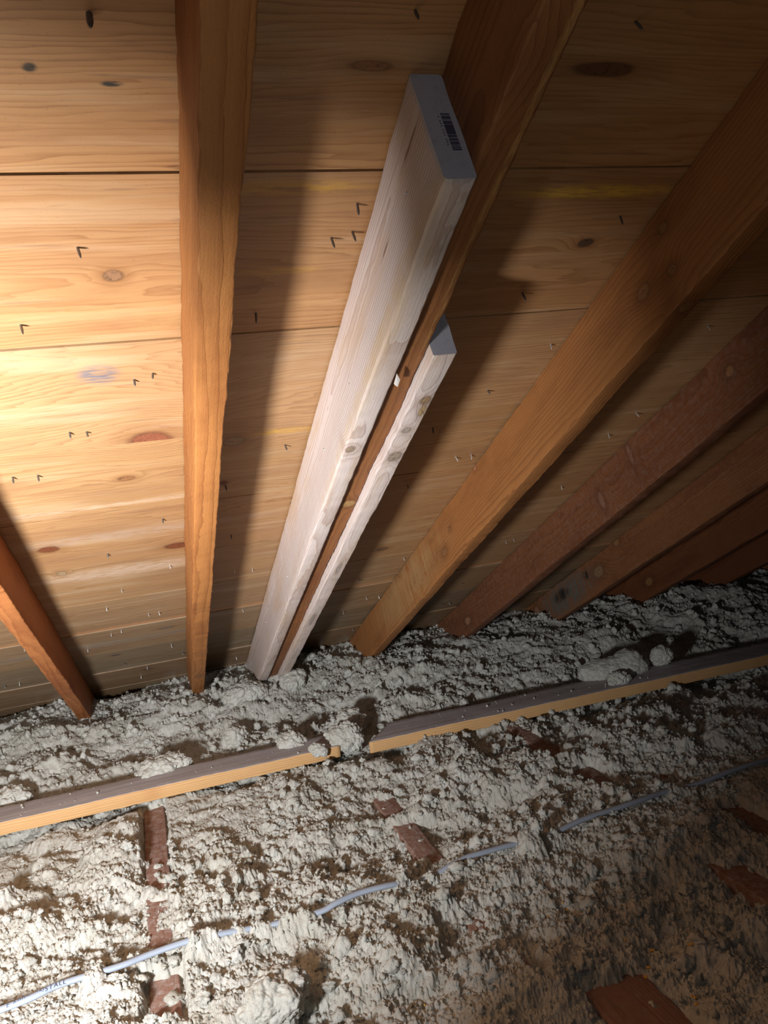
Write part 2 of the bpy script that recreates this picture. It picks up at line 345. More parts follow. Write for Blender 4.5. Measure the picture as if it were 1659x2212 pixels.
# ------------------------------------------------------------------ rafters
def raf(name_seed, early, late, knots=(), stains=(), **kw):
    a = dict(spacing=.0065, pith=(.05, .02), warp=.02, contrast=.75, blotch=(late[0] * .9, late[1] * .8, late[2] * .8), blotch_amt=.5, rough=.6, spec=.28, bump=.5, seed=name_seed, fuzz=.7)
    a.update(kw); return wood('rafter_wood', early, late, knots=knots, stains=stains, **a)
KN = (.34, .15, .055); S0 = -2.9
def L(s, xl, x, n): return (s - S0, xl - x, n - D)       # deck coordinates -> beam local
rafters = [
 # x left, width, n bottom, material, label
 (-.85, .042, .565, raf(8.1, (.40, .17, .055), (.24, .08, .022)), 'reddish rafter beyond the left edge of the roof bay'),
 (-.315, .042, .572, raf(1.3, (.40, .145, .042), (.22, .06, .016), [L(1.55, -.315, -.29, .56) + (.03, .02, .02, KN)], contrast=.9), 'leftmost rafter, short orange-red beam slanting down to the insulation at lower left'),
 (.0917, .043, .567, raf(2.2, (.38, .15, .040), (.21, .065, .015), [L(2.75, .0917, .115, .567) + (.03, .012, .02, KN), L(3.5, .0917, .11, .567) + (.03, .02, .03, KN)], spacing=.011, pith=(-.01, .09), fuzz=.9), 'near upright orange rafter left of the new timber, standing by itself'),
 (.3668, .040, .567, raf(3.7, (.27, .105, .032), (.15, .045, .013), [L(.439, .3668, .3668, .538) + (.030, .022, .03, KN), L(.421, .3668, .3668, .525) + (.018, .014, .015, (.2, .1, .06)), L(1.40, .3668, .39, .567) + (.02, .02, .012, (.45, .25, .09))],
     [L(.5, .3668, .4, .567) + (.5, .006, (.55, .30, .10), .7)], pith=(.06, .10), spacing=.008), 'brown rafter sandwiched between two pieces of pale new timber'),
 (.770, .036, .560, raf(4.4, (.36, .145, .042), (.18, .06, .017), [L(.857, .77, .77, .626) + (.024, .017, .016, KN), L(.789, .77, .77, .611) + (.014, .011, .012, KN), L(.773, .77, .77, .673) + (.014, .009, .010, KN), L(1.60, .77, .77, .696) + (.012, .008, .010, (.5, .2, .1)),
      L(1.933, .77, .77, .607) + (.03, .014, .012, KN), L(1.85, .77, .77, .64) + (.012, .008, .010, KN), L(.814, .77, .79, .58) + (.02, .02, .01, KN)], [L(2.35, .77, .77, .64) + (.5, .09, (.50, .36, .16), .38)], pith=(.03, .14), spacing=.007), 'broad orange rafter right of the new timber, with small round knots'),
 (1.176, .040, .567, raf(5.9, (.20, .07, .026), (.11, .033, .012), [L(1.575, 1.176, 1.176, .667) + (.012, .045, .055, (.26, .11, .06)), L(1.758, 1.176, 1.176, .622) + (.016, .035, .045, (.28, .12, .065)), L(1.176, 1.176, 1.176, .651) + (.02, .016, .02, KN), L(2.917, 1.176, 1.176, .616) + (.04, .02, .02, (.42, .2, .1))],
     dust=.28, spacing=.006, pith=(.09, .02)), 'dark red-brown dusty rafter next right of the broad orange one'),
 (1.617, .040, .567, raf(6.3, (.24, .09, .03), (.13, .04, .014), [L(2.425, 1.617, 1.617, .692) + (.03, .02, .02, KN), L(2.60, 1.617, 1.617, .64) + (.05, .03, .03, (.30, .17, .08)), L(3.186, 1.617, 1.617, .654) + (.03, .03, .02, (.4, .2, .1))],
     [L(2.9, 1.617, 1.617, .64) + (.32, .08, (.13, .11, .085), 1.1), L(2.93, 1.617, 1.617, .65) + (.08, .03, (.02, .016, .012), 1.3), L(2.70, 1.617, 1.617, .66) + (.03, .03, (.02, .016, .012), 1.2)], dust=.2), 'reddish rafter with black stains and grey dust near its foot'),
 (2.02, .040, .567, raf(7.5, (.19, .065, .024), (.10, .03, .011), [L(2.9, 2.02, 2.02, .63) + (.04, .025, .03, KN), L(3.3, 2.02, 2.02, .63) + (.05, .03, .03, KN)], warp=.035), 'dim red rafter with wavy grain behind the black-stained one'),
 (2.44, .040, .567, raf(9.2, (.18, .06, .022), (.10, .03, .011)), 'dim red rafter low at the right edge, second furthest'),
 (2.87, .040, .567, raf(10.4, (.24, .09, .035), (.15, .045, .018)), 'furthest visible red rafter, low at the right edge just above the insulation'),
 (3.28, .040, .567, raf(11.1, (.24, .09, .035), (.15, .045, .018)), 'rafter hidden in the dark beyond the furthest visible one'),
]
rest_x = []
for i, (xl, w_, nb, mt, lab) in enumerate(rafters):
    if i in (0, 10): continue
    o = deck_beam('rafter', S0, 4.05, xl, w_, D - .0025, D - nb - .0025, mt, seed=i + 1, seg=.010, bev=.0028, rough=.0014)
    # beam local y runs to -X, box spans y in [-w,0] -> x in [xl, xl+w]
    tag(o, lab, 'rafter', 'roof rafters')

# ------------------------------------------------------------------ pale new timber on both sides of the rafter
PK = (.62, .48, .36)
def new_tim(seed, knots=(), stains=(), **kw):
    a = dict(spacing=.0048, pith=(.02, .045), warp=.014, contrast=.8, blotch=(.56, .36, .19), blotch_amt=.6, rough=.5, spec=.3, bump=.55, seed=seed, fuzz=.45)
    a.update(kw); return wood('new_timber', (.66, .545, .47), (.40, .25, .18), knots=knots, stains=stains, **a)
sA0 = .556; xA = .330
def LS(s, x, n, s0, xl): return (s - s0, xl - x, n - D)
A_kn = [LS(1.132, .34, .553, sA0, xA) + (.014, .010, .012, (.40, .28, .19)), LS(.742, .33, .63, sA0, xA) + (.018, .002, .002, (.35, .2, .12)), LS(.933, .33, .624, sA0, xA) + (.06, .004, .006, None),
        LS(.60, .33, .65, sA0, xA) + (.03, .002, .002, (.3, .17, .1))]
A_st = [LS(.85, .335, .568, sA0, xA) + (.6, .018, (.58, .41, .23), .55)]
M_NEW1 = new_tim(3.1, A_kn, A_st)
t = NT('sawn_end_grain'); p = t.obj(); x, y, z = t.sep(p)[:3]
rr = t.m('SQRT', t.m('ADD', t.m('POWER', t.m('ADD', y, -.10), 2.), t.m('POWER', t.m('ADD', z, .20), 2.)))
fr = t.m('FRACT', t.m('DIVIDE', t.m('ADD', rr, t.m('MULTIPLY', t.noise(p, 30., 2), .003)), .0032))
c = t.mix(t.m('MULTIPLY', fr, .5), (.44, .40, .41), (.32, .285, .30)); c = t.mix(t.rng(t.noise(p, 45., 4, .7), .5, .75), c, (.30, .24, .25))
M_END = t.done(c, .8, t.bump(t.m('ADD', fr, t.noise(p, 500., 2)), .3, .001), .2)
nbA = .553; wA = .0365; LA = 3.12
me = beam_mesh('timber', LA, wA, D - .0028 - nbA, seg=.01, bev=.0045, rough=.0007, seed=21, slant1=-1.15)
me.materials.append(M_NEW1); me.materials.append(M_END)
for f in me.polygons:
    if len(f.vertices) > 4: f.material_index = 1
sisA = link('new_timber', me); sisA.matrix_world = Matrix.Translation(deckpt(xA, sA0, D - .0028)) @ BEAM_M
tag(sisA, 'larger pale new timber left of the rafter, barcode stamped on its sawn end', 'timber')
# barcode stamped on the sawn top end
bm = bmesh.new(); H_ = D - .0028 - nbA
def quad(bm, y0, y1, z0, z1, x=-.0004):
    vs = [bm.verts.new((x, a, b)) for a, b in ((y0, z0), (y1, z0), (y1, z1), (y0, z1))] + [bm.verts.new((x + .0006, a, b)) for a, b in ((y0, z0), (y1, z0), (y1, z1), (y0, z1))]
    for f in ((0, 1, 2, 3), (4, 7, 6, 5), (0, 4, 5, 1), (1, 5, 6, 2), (2, 6, 7, 3), (3, 7, 4, 0)): bm.faces.new([vs[k] for k in f])
z = -.056; rb = random.Random(5); zend = -.106
while z > zend:
    wbar = rb.choice((.0006, .0006, .0012, .0018)); gap = rb.choice((.0005, .0005, .0009, .0013)) if not -.070 > z > -.084 else .0002
    quad(bm, -.0295, -.0195, z - wbar, z); z -= wbar + gap
z = -.060
while z > -.102: quad(bm, -.0172, -.0158, z - .0012, z); z -= .0034 if int(z * 1e4) % 3 else .0058
bmesh.ops.recalc_face_normals(bm, faces=bm.faces); me = bpy.data.meshes.new('barcode_stamp'); bm.to_mesh(me); bm.free()
o = link('barcode_stamp', me, plain('stamp_ink', (.085, .065, .095), .8, .1, 0, 400, .5), sisA); o['label'] = 'faint dark purple barcode stamp'
# nails and torn fibres in the new timber
spl = plain('torn_fibre', (.80, .72, .62), .7, .2, 0, 200, .1)
for s, n in ((.641, .621), (1.015, .609), (1.256, .623), (2.45, .636), (1.9, .60)):
    o = link('nail', NM[2], None, sisA, LS(s, xA - .0002, n, sA0, xA), (0, math.radians(20), 0)); o.rotation_euler = (math.radians(-75), .5, 0); o.scale = (.9, .9, .45)
def shard(name, pts, mat, parent):
    me = bpy.data.meshes.new(name); bm = bmesh.new()
    for (x, y, z) in pts: bm.verts.new((x, y, z))
    bmesh.ops.convex_hull(bm, input=bm.verts); bm.to_mesh(me); bm.free(); return link(name, me, mat, parent)
b0 = LS(.925, xA + wA, nbA, sA0, xA)
shard('splinter', [(b0[0] - .018, b0[1] + .001, b0[2] + .001), (b0[0] - .016, b0[1] - .001, b0[2] + .003), (b0[0] - .004, b0[1] - .007, b0[2] - .001), (b0[0] + .010, b0[1] - .006, b0[2] - .004), (b0[0] + .012, b0[1] - .003, b0[2] + .001), (b0[0] + .003, b0[1] + .001, b0[2] - .002), (b0[0] + .006, b0[1] - .009, b0[2] + .001)], spl, sisA)

sB0 = .869; xB = .4085; wB = .036; nbB = .5505
B_kn = [LS(.99, .432, .5505, sB0, xB) + (.018, .012, .010, (.42, .26, .13)), LS(1.02, .435, .5505, sB0, xB) + (.022, .008, .008, (.58, .38, .18)), LS(1.175, .427, .5505, sB0, xB) + (.022, .016, .014, (.42, .31, .22)),
        LS(1.08, .424, .5505, sB0, xB) + (.012, .010, .010, (.45, .35, .27)), LS(1.75, .427, .5505, sB0, xB) + (.05, .006, .014, (.46, .38, .32)), LS(2.2, .427, .5505, sB0, xB) + (.07, .006, .014, (.46, .38, .32))]
M_NEW2 = new_tim(6.6, B_kn, [], spacing=.006, pith=(.018, .165), warp=.022, contrast=.5)
me = beam_mesh('timber', 2.78, wB, D - .003 - nbB, seg=.01, bev=.003, rough=.0009, seed=33, slant1=-1.1)
me.materials.append(M_NEW2); me.materials.append(M_END)
for f in me.polygons:
    if len(f.vertices) > 4: f.material_index = 1
sisB = link('new_timber', me); sisB.matrix_world = Matrix.Translation(deckpt(xB, sB0, D - .003)) @ BEAM_M
tag(sisB, 'shorter knotty pale new timber on the right side of the rafter', 'timber')

# ------------------------------------------------------------------ insulation
JOISTS = [(-.102, -.048), (.480, .534), (.975, 1.030), (1.145, 1.200)]
ZJ = -.918; ZJS = (ZJ, ZJ, -.895, -.900)
EXPOSED = [(-.075, 1.85, 2.28, .034, 1.0), (-.075, 1.35, 1.48, .038, 1.0), (-.075, 1.56, 1.64, .024, .8), (-.075, 1.70, 1.76, .02, .7), (.500, 1.84, 1.96, .034, 1.0), (.515, 1.72, 1.78, .026, .8), (.520, 1.60, 1.68, .018, .7),
           (.525, 1.13, 1.24, .016, .9), (.985, 1.86, 2.16, .036, 1.0), (1.005, 1.66, 1.80, .036, 1.0), (1.165, 1.30, 1.46, .036, 1.0), (.63, .90, 1.10, .055, 1.0)]
CABLE = [(-.70, 1.42, -.868), (-.343, 1.445, -.868), (-.248, 1.468, -.868), (-.147, 1.478, -.872), (-.09, 1.49, -.873), (-.022, 1.496, -.873), (.05, 1.495, -.878), (.136, 1.490, -.885), (.225, 1.478, -.880), (.26, 1.480, -.873), (.31, 1.488, -.871),
         (.38, 1.487, -.873), (.45, 1.50, -.890), (.541, 1.507, -.874), (.605, 1.506, -.872), (.671, 1.506, -.873), (.74, 1.512, -.880), (.84, 1.520, -.870), (.936, 1.523, -.868), (1.0, 1.53, -.869), (1.076, 1.544, -.874), (1.159, 1.549, -.880), (1.279, 1.548, -.870), (1.371, 1.545, -.868), (1.6, 1.54, -.87)]
CX = np.array([c[0] for c in CABLE]); CY = np.array([c[1] for c in CABLE]); CZZ = np.array([c[2] for c in CABLE])
CVIS = [(-.6, -.215, 1), (-.17, -.03, 1), (.235, .38, 1), (.545, .665, 1), (.77, 1.075, 1), (1.17, 1.40, 1)]
def ins_height(x, y, fine=True):
    """height of the loose fill relative to the camera"""
    z = -.905 + .075 * sst(y, 2.45, 3.0) * (.35 + .65 * sst(x, -.25, .15)) + .012 * sst(y, 2.4, 2.6)
    z = z - .12 * sst(y, 3.30, 3.6)
    wx = x + .06 * fbm(x * 3, y * 3, 2, 50); wy = y + .06 * fbm(x * 3 + 9, y * 3, 2, 60)
    mask = sst(fbm(x * 2.3, y * 2.3, 3, 70), -.35, .35)                  # clumpy or crusted
    far = sst(y, 2.3, 2.8)
    near = 1 - sst(y, 1.3, 1.7)
    z = z + .040 * fbm(wx * 2.2, wy * 2.2, 2, 1) + (.048 - .012 * far) * fbm(wx * 6.5, wy * 7.5, 3, 11)
    right = sst(x, .25, .7) * (1 - sst(y, 1.3, 1.8))
    z = z + .035 * right * fbm(wx * 5, wy * 5, 2, 90)
    z = z + .013 * fbm(wx * 21, wy * 21, 3, 21)
    cy = np.interp(x, CX, CY); cz = np.interp(x, CX, CZZ); vis = np.zeros_like(x)
    for a0, a1, s_ in CVIS: vis = np.maximum(vis, sst(x, a0 - .012, a0 + .012) * (1 - sst(x, a1 - .012, a1 + .012)))
    dy = y - cy; z = z + (cz - .012 + .35 * (z - cz) - z) * np.exp(-(dy / .15) ** 2)
    wdt = .024 + .010 * (fbm(x * 25, y * 0 + 1, 2, 223) + .3); cov = (1 - vis) * np.exp(-(dy / wdt) ** 2); z = z + np.maximum(cz - .003 - z, 0) * cov
    a = (.30 + .70 * mask) * (1 - .35 * far)
    rgx = .0065 * fbm(x * 110, y * 110, 3, 33, g=.7); rgy = .0065 * fbm(x * 110 + 7, y * 110, 3, 35, g=.7)
    jx = x + .014 * fbm(x * 34, y * 34, 3, 31, g=.62) + rgx; jy = y + .014 * fbm(x * 34 + 7, y * 34, 3, 37, g=.62) + rgy
    z = z + .019 * a * lumps(jx * 17, jy * 17, 140, .30)
    z = z + .012 * a * lumps(jx * 46 + 5, jy * 46, 150, .5)
    if fine:
        z = z + .0062 * (.35 + .65 * a) * lumps(jx * 105, jy * 105 + 3, 160, .6)
        z = z + .0046 * (.5 + .5 * a) * lumps((x + rgx * .3) * 230 + 3, (y + rgy * .3) * 230, 170, .7) + .0020 * fbm(x * 360, y * 360, 2, 180)
        z = z - .012 * (1 - a * .6) * np.clip(1 - np.abs(fbm(wx * 13 + 4, wy * 26, 3, 190)) / .035, 0, 1)
    # bare joists
    for (jx0, y0, y1, hw, st) in EXPOSED:
        ex = jx0 + .0 * y; dd = np.maximum(np.abs(x - ex) / hw, np.abs(y - (y0 + y1) / 2) / ((y1 - y0) / 2)) + .16 * fbm(x * 40, y * 40, 3, 200)
        f = (1 - sst(dd, .80, 1.12)) * st
        z = z * (1 - f) + ((ZJ if jx0 < .9 else -.897) - .012) * f
    near_c = np.exp(-(dy / .045) ** 2)
    z = z + (np.minimum(z, cz + .004) - z) * near_c * vis * .9
    slot = np.exp(-(dy / .013) ** 2) * vis
    z = z + (np.minimum(z, cz - .010) - z) * slot
    # under and along the loose boards
    yb = 2.315 - .026 * np.clip(x - .5, 0, 2)
    bb = np.exp(-((y - yb) / .085) ** 4)
    z = z + (np.minimum(z, -.893) - z) * np.clip(bb * 1.3, 0, 1)
    fr_ = np.exp(-((y - yb + .14) / .08) ** 2)
    z = z + (np.minimum(z, -.882) - z) * fr_ * .8
    # never through the roof deck
    z = np.minimum(z, (D - .004 - y * sP) / cP * 1.0 + 0)
    return z
def polar_patch(t0, t1, nt, r0, r1, nr):
    th = np.radians(np.linspace(t0, t1, nt)); r = r0 * (r1 / r0) ** np.linspace(0, 1, nr)
    T, Rr = np.meshgrid(th, r); x = (Rr * np.sin(T)).ravel(); y = (Rr * np.cos(T)).ravel()
    jx = .0022 * fbm(x * 120, y * 120, 2, 300); jy = .0022 * fbm(x * 120 + 5, y * 120, 2, 310)
    z = ins_height(x, y); i = np.arange(nt * nr).reshape(nr, nt)
    F = np.stack([i[:-1, :-1], i[:-1, 1:], i[1:, 1:], i[1:, :-1]], -1).reshape(-1, 4)
    return np.stack([x + jx, y + jy, z + CZ], 1), F[:, ::-1]
V1, F1 = polar_patch(-24, 48, 1250, .80, 5.4, 950)
keep = (V1[:, 1] < 3.92)
kf = keep[F1].all(1); F1 = F1[kf]
# coarse remainder of the floor, left, right and behind
gx, gy = np.meshgrid(np.linspace(XL + .01, XR - .01, 260), np.linspace(-5.9, 3.9, 260)); gx, gy = gx.ravel(), gy.ravel()
gz = ins_height(gx, gy, False) + CZ; gi = np.arange(260 * 260).reshape(260, 260)
F2 = np.stack([gi[:-1, :-1], gi[:-1, 1:], gi[1:, 1:], gi[1:, :-1]], -1).reshape(-1, 4)
ang = np.degrees(np.arctan2(gx, gy)); rad = np.hypot(gx, gy)
inside = (ang > -22.5) & (ang < 46.5) & (rad > .86) & (rad < 5.3)
F2 = F2[~inside[F2].all(1)]
near_in = (ang > -26) & (ang < 50) & (rad > .75)
gz = np.where(near_in, gz - .03, gz)
V2 = np.stack([gx, gy, gz], 1)
V = np.concatenate([V1, V2]); F = np.concatenate([F1, F2 + len(V1)])
# crumbs of fill lying loose
ico = bmesh.new(); bmesh.ops.create_icosphere(ico, subdivisions=1, radius=1); ico.verts.ensure_lookup_table()
IV = np.array([v.co[:] for v in ico.verts]); IF = np.array([[v.index for v in f.verts] for f in ico.faces]); ico.free()
def crumbs(n, xr, yr, rmin, rmax, k, IV=IV, IF=IF, thr=.45, sink=.35):
    th = np.radians(rng.uniform(-24, 48, n)); r = np.sqrt(rng.uniform(.9 ** 2, 3.7 ** 2, n)) if xr is None else None
    if xr is None: x, y = r * np.sin(th), r * np.cos(th)
    else: x, y = rng.uniform(*xr, n), rng.uniform(*yr, n)
    ok = y < 3.35; x, y = x[ok], y[ok]; n = len(x)
    m_ = sst(fbm(x * 2.3, y * 2.3, 3, 70), -.35, .35) + rng.uniform(0, .6, n) > thr; x, y = x[m_], y[m_]; n = len(x)
    rad = rmin + (rmax - rmin) * rng.random(n) ** 2.5; z = ins_height(x, y) + CZ + rad * sink
    S = rad[:, None, None] * (IV[None] * (1 + (.8 if len(IV) < 60 else .22) * (rng.random((n, len(IV), 1)) - .5)) * rng.uniform(.6, 1.4, (n, 1, 3)))
    VV = S + np.stack([x, y, z], 1)[:, None, :]
    FF = IF[None] + (np.arange(n) * len(IV))[:, None, None]
    return VV.reshape(-1, 3), FF.reshape(-1, 3)
CV, CF = crumbs(34000, None, None, .0014, .0052, 1)
ico = bmesh.new(); bmesh.ops.create_icosphere(ico, subdivisions=3, radius=1); ico.verts.ensure_lookup_table()
IV3 = np.array([v.co[:] for v in ico.verts]); IF3 = np.array([[v.index for v in f.verts] for f in ico.faces]); ico.free()
bx, by, bz = IV3.T
tufts = [crumbs(520, None, None, .0045, .014, 1, IV3 * (.75 + .55 * lumps(bx * 2.2 + 9 * q, by * 2.2, 900, .8, bz * 2.2) + .35 * lumps(bx * 5 + 9 * q, by * 5, 910, .8, bz * 5) + .25 * fbm(bx * 2 + q, by * 2, 2, 920, bz * 2))[:, None], IF3, .62, .25) for q in range(8)]
for tv, tf in tufts: CF = np.concatenate([CF, tf + len(CV)]); CV = np.concatenate([CV, tv])
t = NT('loose_fill'); p = t.obj()
n1 = t.noise(p, 9., 4, .6); n2 = t.noise(p, 70., 5, .7); n3 = t.noise(p, 420., 3, .7); n4 = t.noise(p, 1.6, 3, .5)
c = t.mix(t.rng(n1, .3, .7), (.46, .44, .365), (.56, .545, .475)); c = t.mix(t.rng(n2, .35, .7, 0, .6), c, (.34, .30, .235))
c = t.mix(t.rng(n3, .60, .72, 0, .7), c, (.70, .69, .64)); c = t.mix(t.rng(n3, .36, .28, 0, .5), c, (.20, .16, .12))
hh = t.m('ADD', t.m('MULTIPLY', n3, .5), t.m('ADD', t.m('MULTIPLY', n2, 1.2), t.m('MULTIPLY', t.noise(p, 1100., 2, .6), .25)))
M_FILL = t.done(c, .95, t.bump(hh, .8, .004), .1)
ins_me = npmesh('insulation', V, F)
ins = link('insulation', ins_me, M_FILL); tag(ins, 'pale grey-beige loose fluffy insulation spread over the whole attic floor', 'insulation', None, 'stuff')
crumb_o = link('insulation_crumbs', npmesh('insulation_crumbs', CV, CF, True), M_FILL)
tag(crumb_o, 'small loose crumbs of insulation scattered on top of the fill', 'insulation', None, 'stuff')

# larger lumps: each a thing
def clump_mesh(seed, sub, amp, scl):
    bm = bmesh.new(); bmesh.ops.create_icosphere(bm, subdivisions=sub, radius=1)
    P = np.array([v.co[:] for v in bm.verts]); F = np.array([[v.index for v in f.verts] for f in bm.faces]); bm.free()
    N_ = P.copy(); P = P * np.array(scl)
    x, y, z = P.T + seed * 3.3
    P = P * (1 + .28 * fbm(x * 14, y * 14, 2, 400, z * 14))[:, None]; m0 = min(scl)
    x = x + .006 * fbm(x * 60, y * 60, 2, 450, z * 60); y = y + .006 * fbm(x * 60, y * 60 + 3, 2, 460, z * 60)
    d = amp * (.013 * lumps(x * 38, y * 38, 410, .6, z * 38) + .008 * lumps(x * 85, y * 85, 420, .7, z * 85)) + .0035 * lumps(x * 200, y * 200, 430, .75, z * 200) + .0015 * fbm(x * 350, y * 350, 2, 440, z * 350)
    return npmesh('insulation_clump', P + N_ * (d - .004)[:, None], F)
def clump(x, y, z, sx, sy, sz, seed, label, rz=0, amp=1., sub=6):
    o = link('insulation_clump', clump_mesh(seed, sub, amp, (sx, sy, sz)), M_FILL, None, (x, y, CZ + z), (0, 0, rz))
    tag(o, label, 'insulation clump', 'large clumps of insulation'); return o
ZB = -.857
clump(1.47, 2.33, -.848, .140, .062, .056, 1, 'largest smooth-topped lump of insulation resting on the right loose board', .0, .35, 6)
clump(1.645, 2.32, -.835, .042, .036, .036, 2, 'upright lump at the right end of the largest lump on the right board', 0, .6)
clump(1.42, 2.235, -.845, .046, .028, .022, 3, 'small lump lying near the front edge of the right loose board', .1, .7)
clump(.500, 2.29, -.855, .050, .045, .040, 4, 'fluffy lump piled over the gap between the two loose boards', .3, 1.0)
clump(.545, 2.42, -.865, .055, .05, .040, 5, 'lump behind the gap between the two loose boards', .9, 1.0)
clump(.395, 2.235, -.850, .026, .022, .016, 6, 'round lump on the left loose board near its right end', 0, .8)
clump(.345, 2.36, -.860, .040, .035, .030, 7, 'lump behind the right part of the left loose board', 0, 1.)
clump(-.03, 2.40, -.862, .085, .045, .035, 8, 'crumbly lump behind the middle of the left loose board', .2, 1.0)
clump(-.47, 2.47, -.885, .07, .055, .035, 9, 'lump behind the left loose board at the left edge', 0, 1.)
clump(.27, 2.86, -.822, .085, .055, .042, 10, 'broad cracked lump in front of the feet of the new timber', .2, .8, 6)
clump(.45, 2.88, -.815, .055, .045, .038, 11, 'lump beside the foot of the shorter new timber', .5, .8)
clump(.20, 2.60, -.885, .05, .04, .035, 12, 'loose lump between the left board and the new timber', .5, 1.)
clump(.10, 1.28, -.885, .055, .05, .040, 13, 'brightly lit lump near the bottom of the picture right of the joist', .5, 1.)

# ------------------------------------------------------------------ loose boards
def loose(name, corner_near, ang, Lx, W, H, mat, seed, cut0=0., tilt=0.):
    """board with its front lower left corner at corner_near, running to +x"""
    me = beam_mesh(name, Lx, W, H, seg=.012, bev=.002, rough=.0009, seed=seed)
    for v in me.vertices:
        if v.co.x < .3: v.co.x += cut0 * (v.co.y + W) * (1 - v.co.x / .3)
    o = link(name, me, mat)
    M = Matrix.Translation(Vector(corner_near) + Vector((0, 0, H))) @ Matrix.Rotation(ang, 4, 'Z') @ Matrix.Rotation(tilt, 4, 'Y') @ Matrix.Translation((0, W, 0))
    o.matrix_world = M; return o
def board_mat(seed):
    t = NT('weathered_board'); p = t.obj(); x, y, z = t.sep(p)[:3]
    xx = t.m('ADD', x, seed * 5.1)
    n = t.noise(t.comb(t.m('MULTIPLY', xx, 2.5), t.m('MULTIPLY', y, 60.), t.m('MULTIPLY', z, 60.)), 1., 5, .65); s = t.noise(p, 200., 4, .7); b = t.noise(t.comb(t.m('MULTIPLY', xx, 3.), t.m('MULTIPLY', y, 12.), z), 1., 3, .5)
    top = t.mix(t.rng(n, .3, .75), (.30, .265, .25), (.44, .39, .37)); top = t.mix(t.rng(s, .6, .75, 0, .5), top, (.14, .11, .10))
    top = t.mix(t.rng(b, .5, .8, 0, .5), top, (.36, .33, .32))
    ln = t.rng(t.m('ABSOLUTE', t.m('ADD', t.m('ADD', y, .083), t.m('MULTIPLY', t.m('SUBTRACT', b, .5), .01))), .0006, .0016, 1., 0.)
    top = t.mix(t.m('MULTIPLY', ln, t.rng(b, .35, .6)), top, (.55, .42, .28))
    zr = t.m('ADD', t.m('ADD', z, .06), t.m('MULTIPLY', t.m('SUBTRACT', t.noise(t.comb(xx, t.m('MULTIPLY', y, 5.), t.m('MULTIPLY', z, 9.)), 2.5, 2), .5), .03))
    g = t.m('POWER', t.m('FRACT', t.m('DIVIDE', zr, .0065)), 2.)
    edge = t.mix(t.m('MULTIPLY', g, .6), (.56, .33, .14), (.34, .15, .045)); edge = t.mix(t.rng(b, .55, .72, 0, .7), edge, (.40, .17, .05))
    gn = t.n.new('ShaderNodeTexCoord').outputs['Normal']; nz = t.sep(gn)[2]
    c = t.mix(t.rng(nz, .5, .8), edge, top)
    return t.done(c, .65, t.bump(t.m('ADD', n, s), .4, .0015), .25)
bA = loose('board', (-1.35, 2.272, CZ - .893), math.radians(-.75), 1.815, .112, .036, board_mat(1.), 41)
tag(bA, 'grey weathered board with fresh orange edge lying loose on the insulation, left one', 'board')
bB = loose('board', (.548, 2.222, CZ - .893), math.radians(-1.95), 2.5, .126, .036, board_mat(2.), 42, cut0=.8)
tag(bB, 'right loose grey weathered board with orange edge and slanted cut end', 'board')

# crumbs lying on the boards
def on_board(o, Lx, W, n, seed, x0=.0, x1=1e9, dens=2.0):
    rg = np.random.default_rng(seed); x = rg.uniform(max(.02, x0), min(Lx - .02, x1), n); y = -rg.uniform(.01, W - .01, n); rad = .0007 + .0040 * rg.random(n) ** 6
    S = rad[:, None, None] * IV[None] * (1 + .4 * (rg.random((n, len(IV), 1)) - .5)); P = S + np.stack([x, y, rad * .5], 1)[:, None]
    return P.reshape(-1, 3), (IF[None] + (np.arange(n) * len(IV))[:, None, None]).reshape(-1, 3)
P1, G1 = on_board(bA, 1.815, .112, 60, 3, .85); P1 = np.array([(bA.matrix_world @ Vector(v))[:] for v in P1])
P2, G2 = on_board(bB, 2.5, .125, 75, 4, 0.1, 1.0); P2 = np.array([(bB.matrix_world @ Vector(v))[:] for v in P2])
o = link('insulation_crumbs', npmesh('insulation_crumbs', np.concatenate([P1, P2]), np.concatenate([G1, G2 + len(P1)])), M_FILL)
tag(o, 'tiny pale crumbs of insulation sprinkled on the loose grey boards', 'insulation', None, 'stuff')

# ------------------------------------------------------------------ floor joists under the fill
jl = ['dusty red-brown floor joist showing below the left loose board', 'red-brown floor joist peeping out below the gap between the boards', 'red-brown floor joist edge showing below the right loose board', 'red-brown floor joist showing at the right edge of the picture']
for i, (x0, x1) in enumerate(JOISTS):
    y0, y1 = (-2.5, 3.2)
    if i == 3: y0, y1 = .4, 2.0
    me = beam_mesh('floor_joist', y1 - y0, x1 - x0, .14, seg=.02, bev=.003, rough=.0012, seed=60 + i)
    mt = wood('joist_wood', (.24, .125, .085), (.16, .075, .05), .006, (.03, .05), .02, contrast=.6, dust=.8, dustcol=(.36, .31, .27), rough=.75, spec=.2, bump=.6, seed=60. + i, fuzz=.9)
    o = link('floor_joist', me, mt)
    o.matrix_world = Matrix.Translation((x0, y0, CZ + ZJS[i])) @ Matrix(((0, -1, 0, 0), (1, 0, 0, 0), (0, 0, 1, 0), (0, 0, 0, 1)))
    tag(o, jl[i], 'joist', 'floor joists half buried in the insulation')
me = beam_mesh('scrap_block', .25, .11, .09, seg=.02, bev=.004, rough=.002, seed=71)
o = link('scrap_block', me, wood('scrap_wood', (.25, .13, .09), (.16, .075, .05), .006, (.03, .05), .02, dust=.4, rough=.8, spec=.15, bump=.6, seed=71.))
o.matrix_world = Matrix.Translation((.575, .86, CZ + ZJ + .004)) @ Matrix(((0, -1, 0, 0), (1, 0, 0, 0), (0, 0, 1, 0), (0, 0, 0, 1)))
tag(o, 'dull red-brown wood block half buried at the bottom edge, lower right', 'wood block')

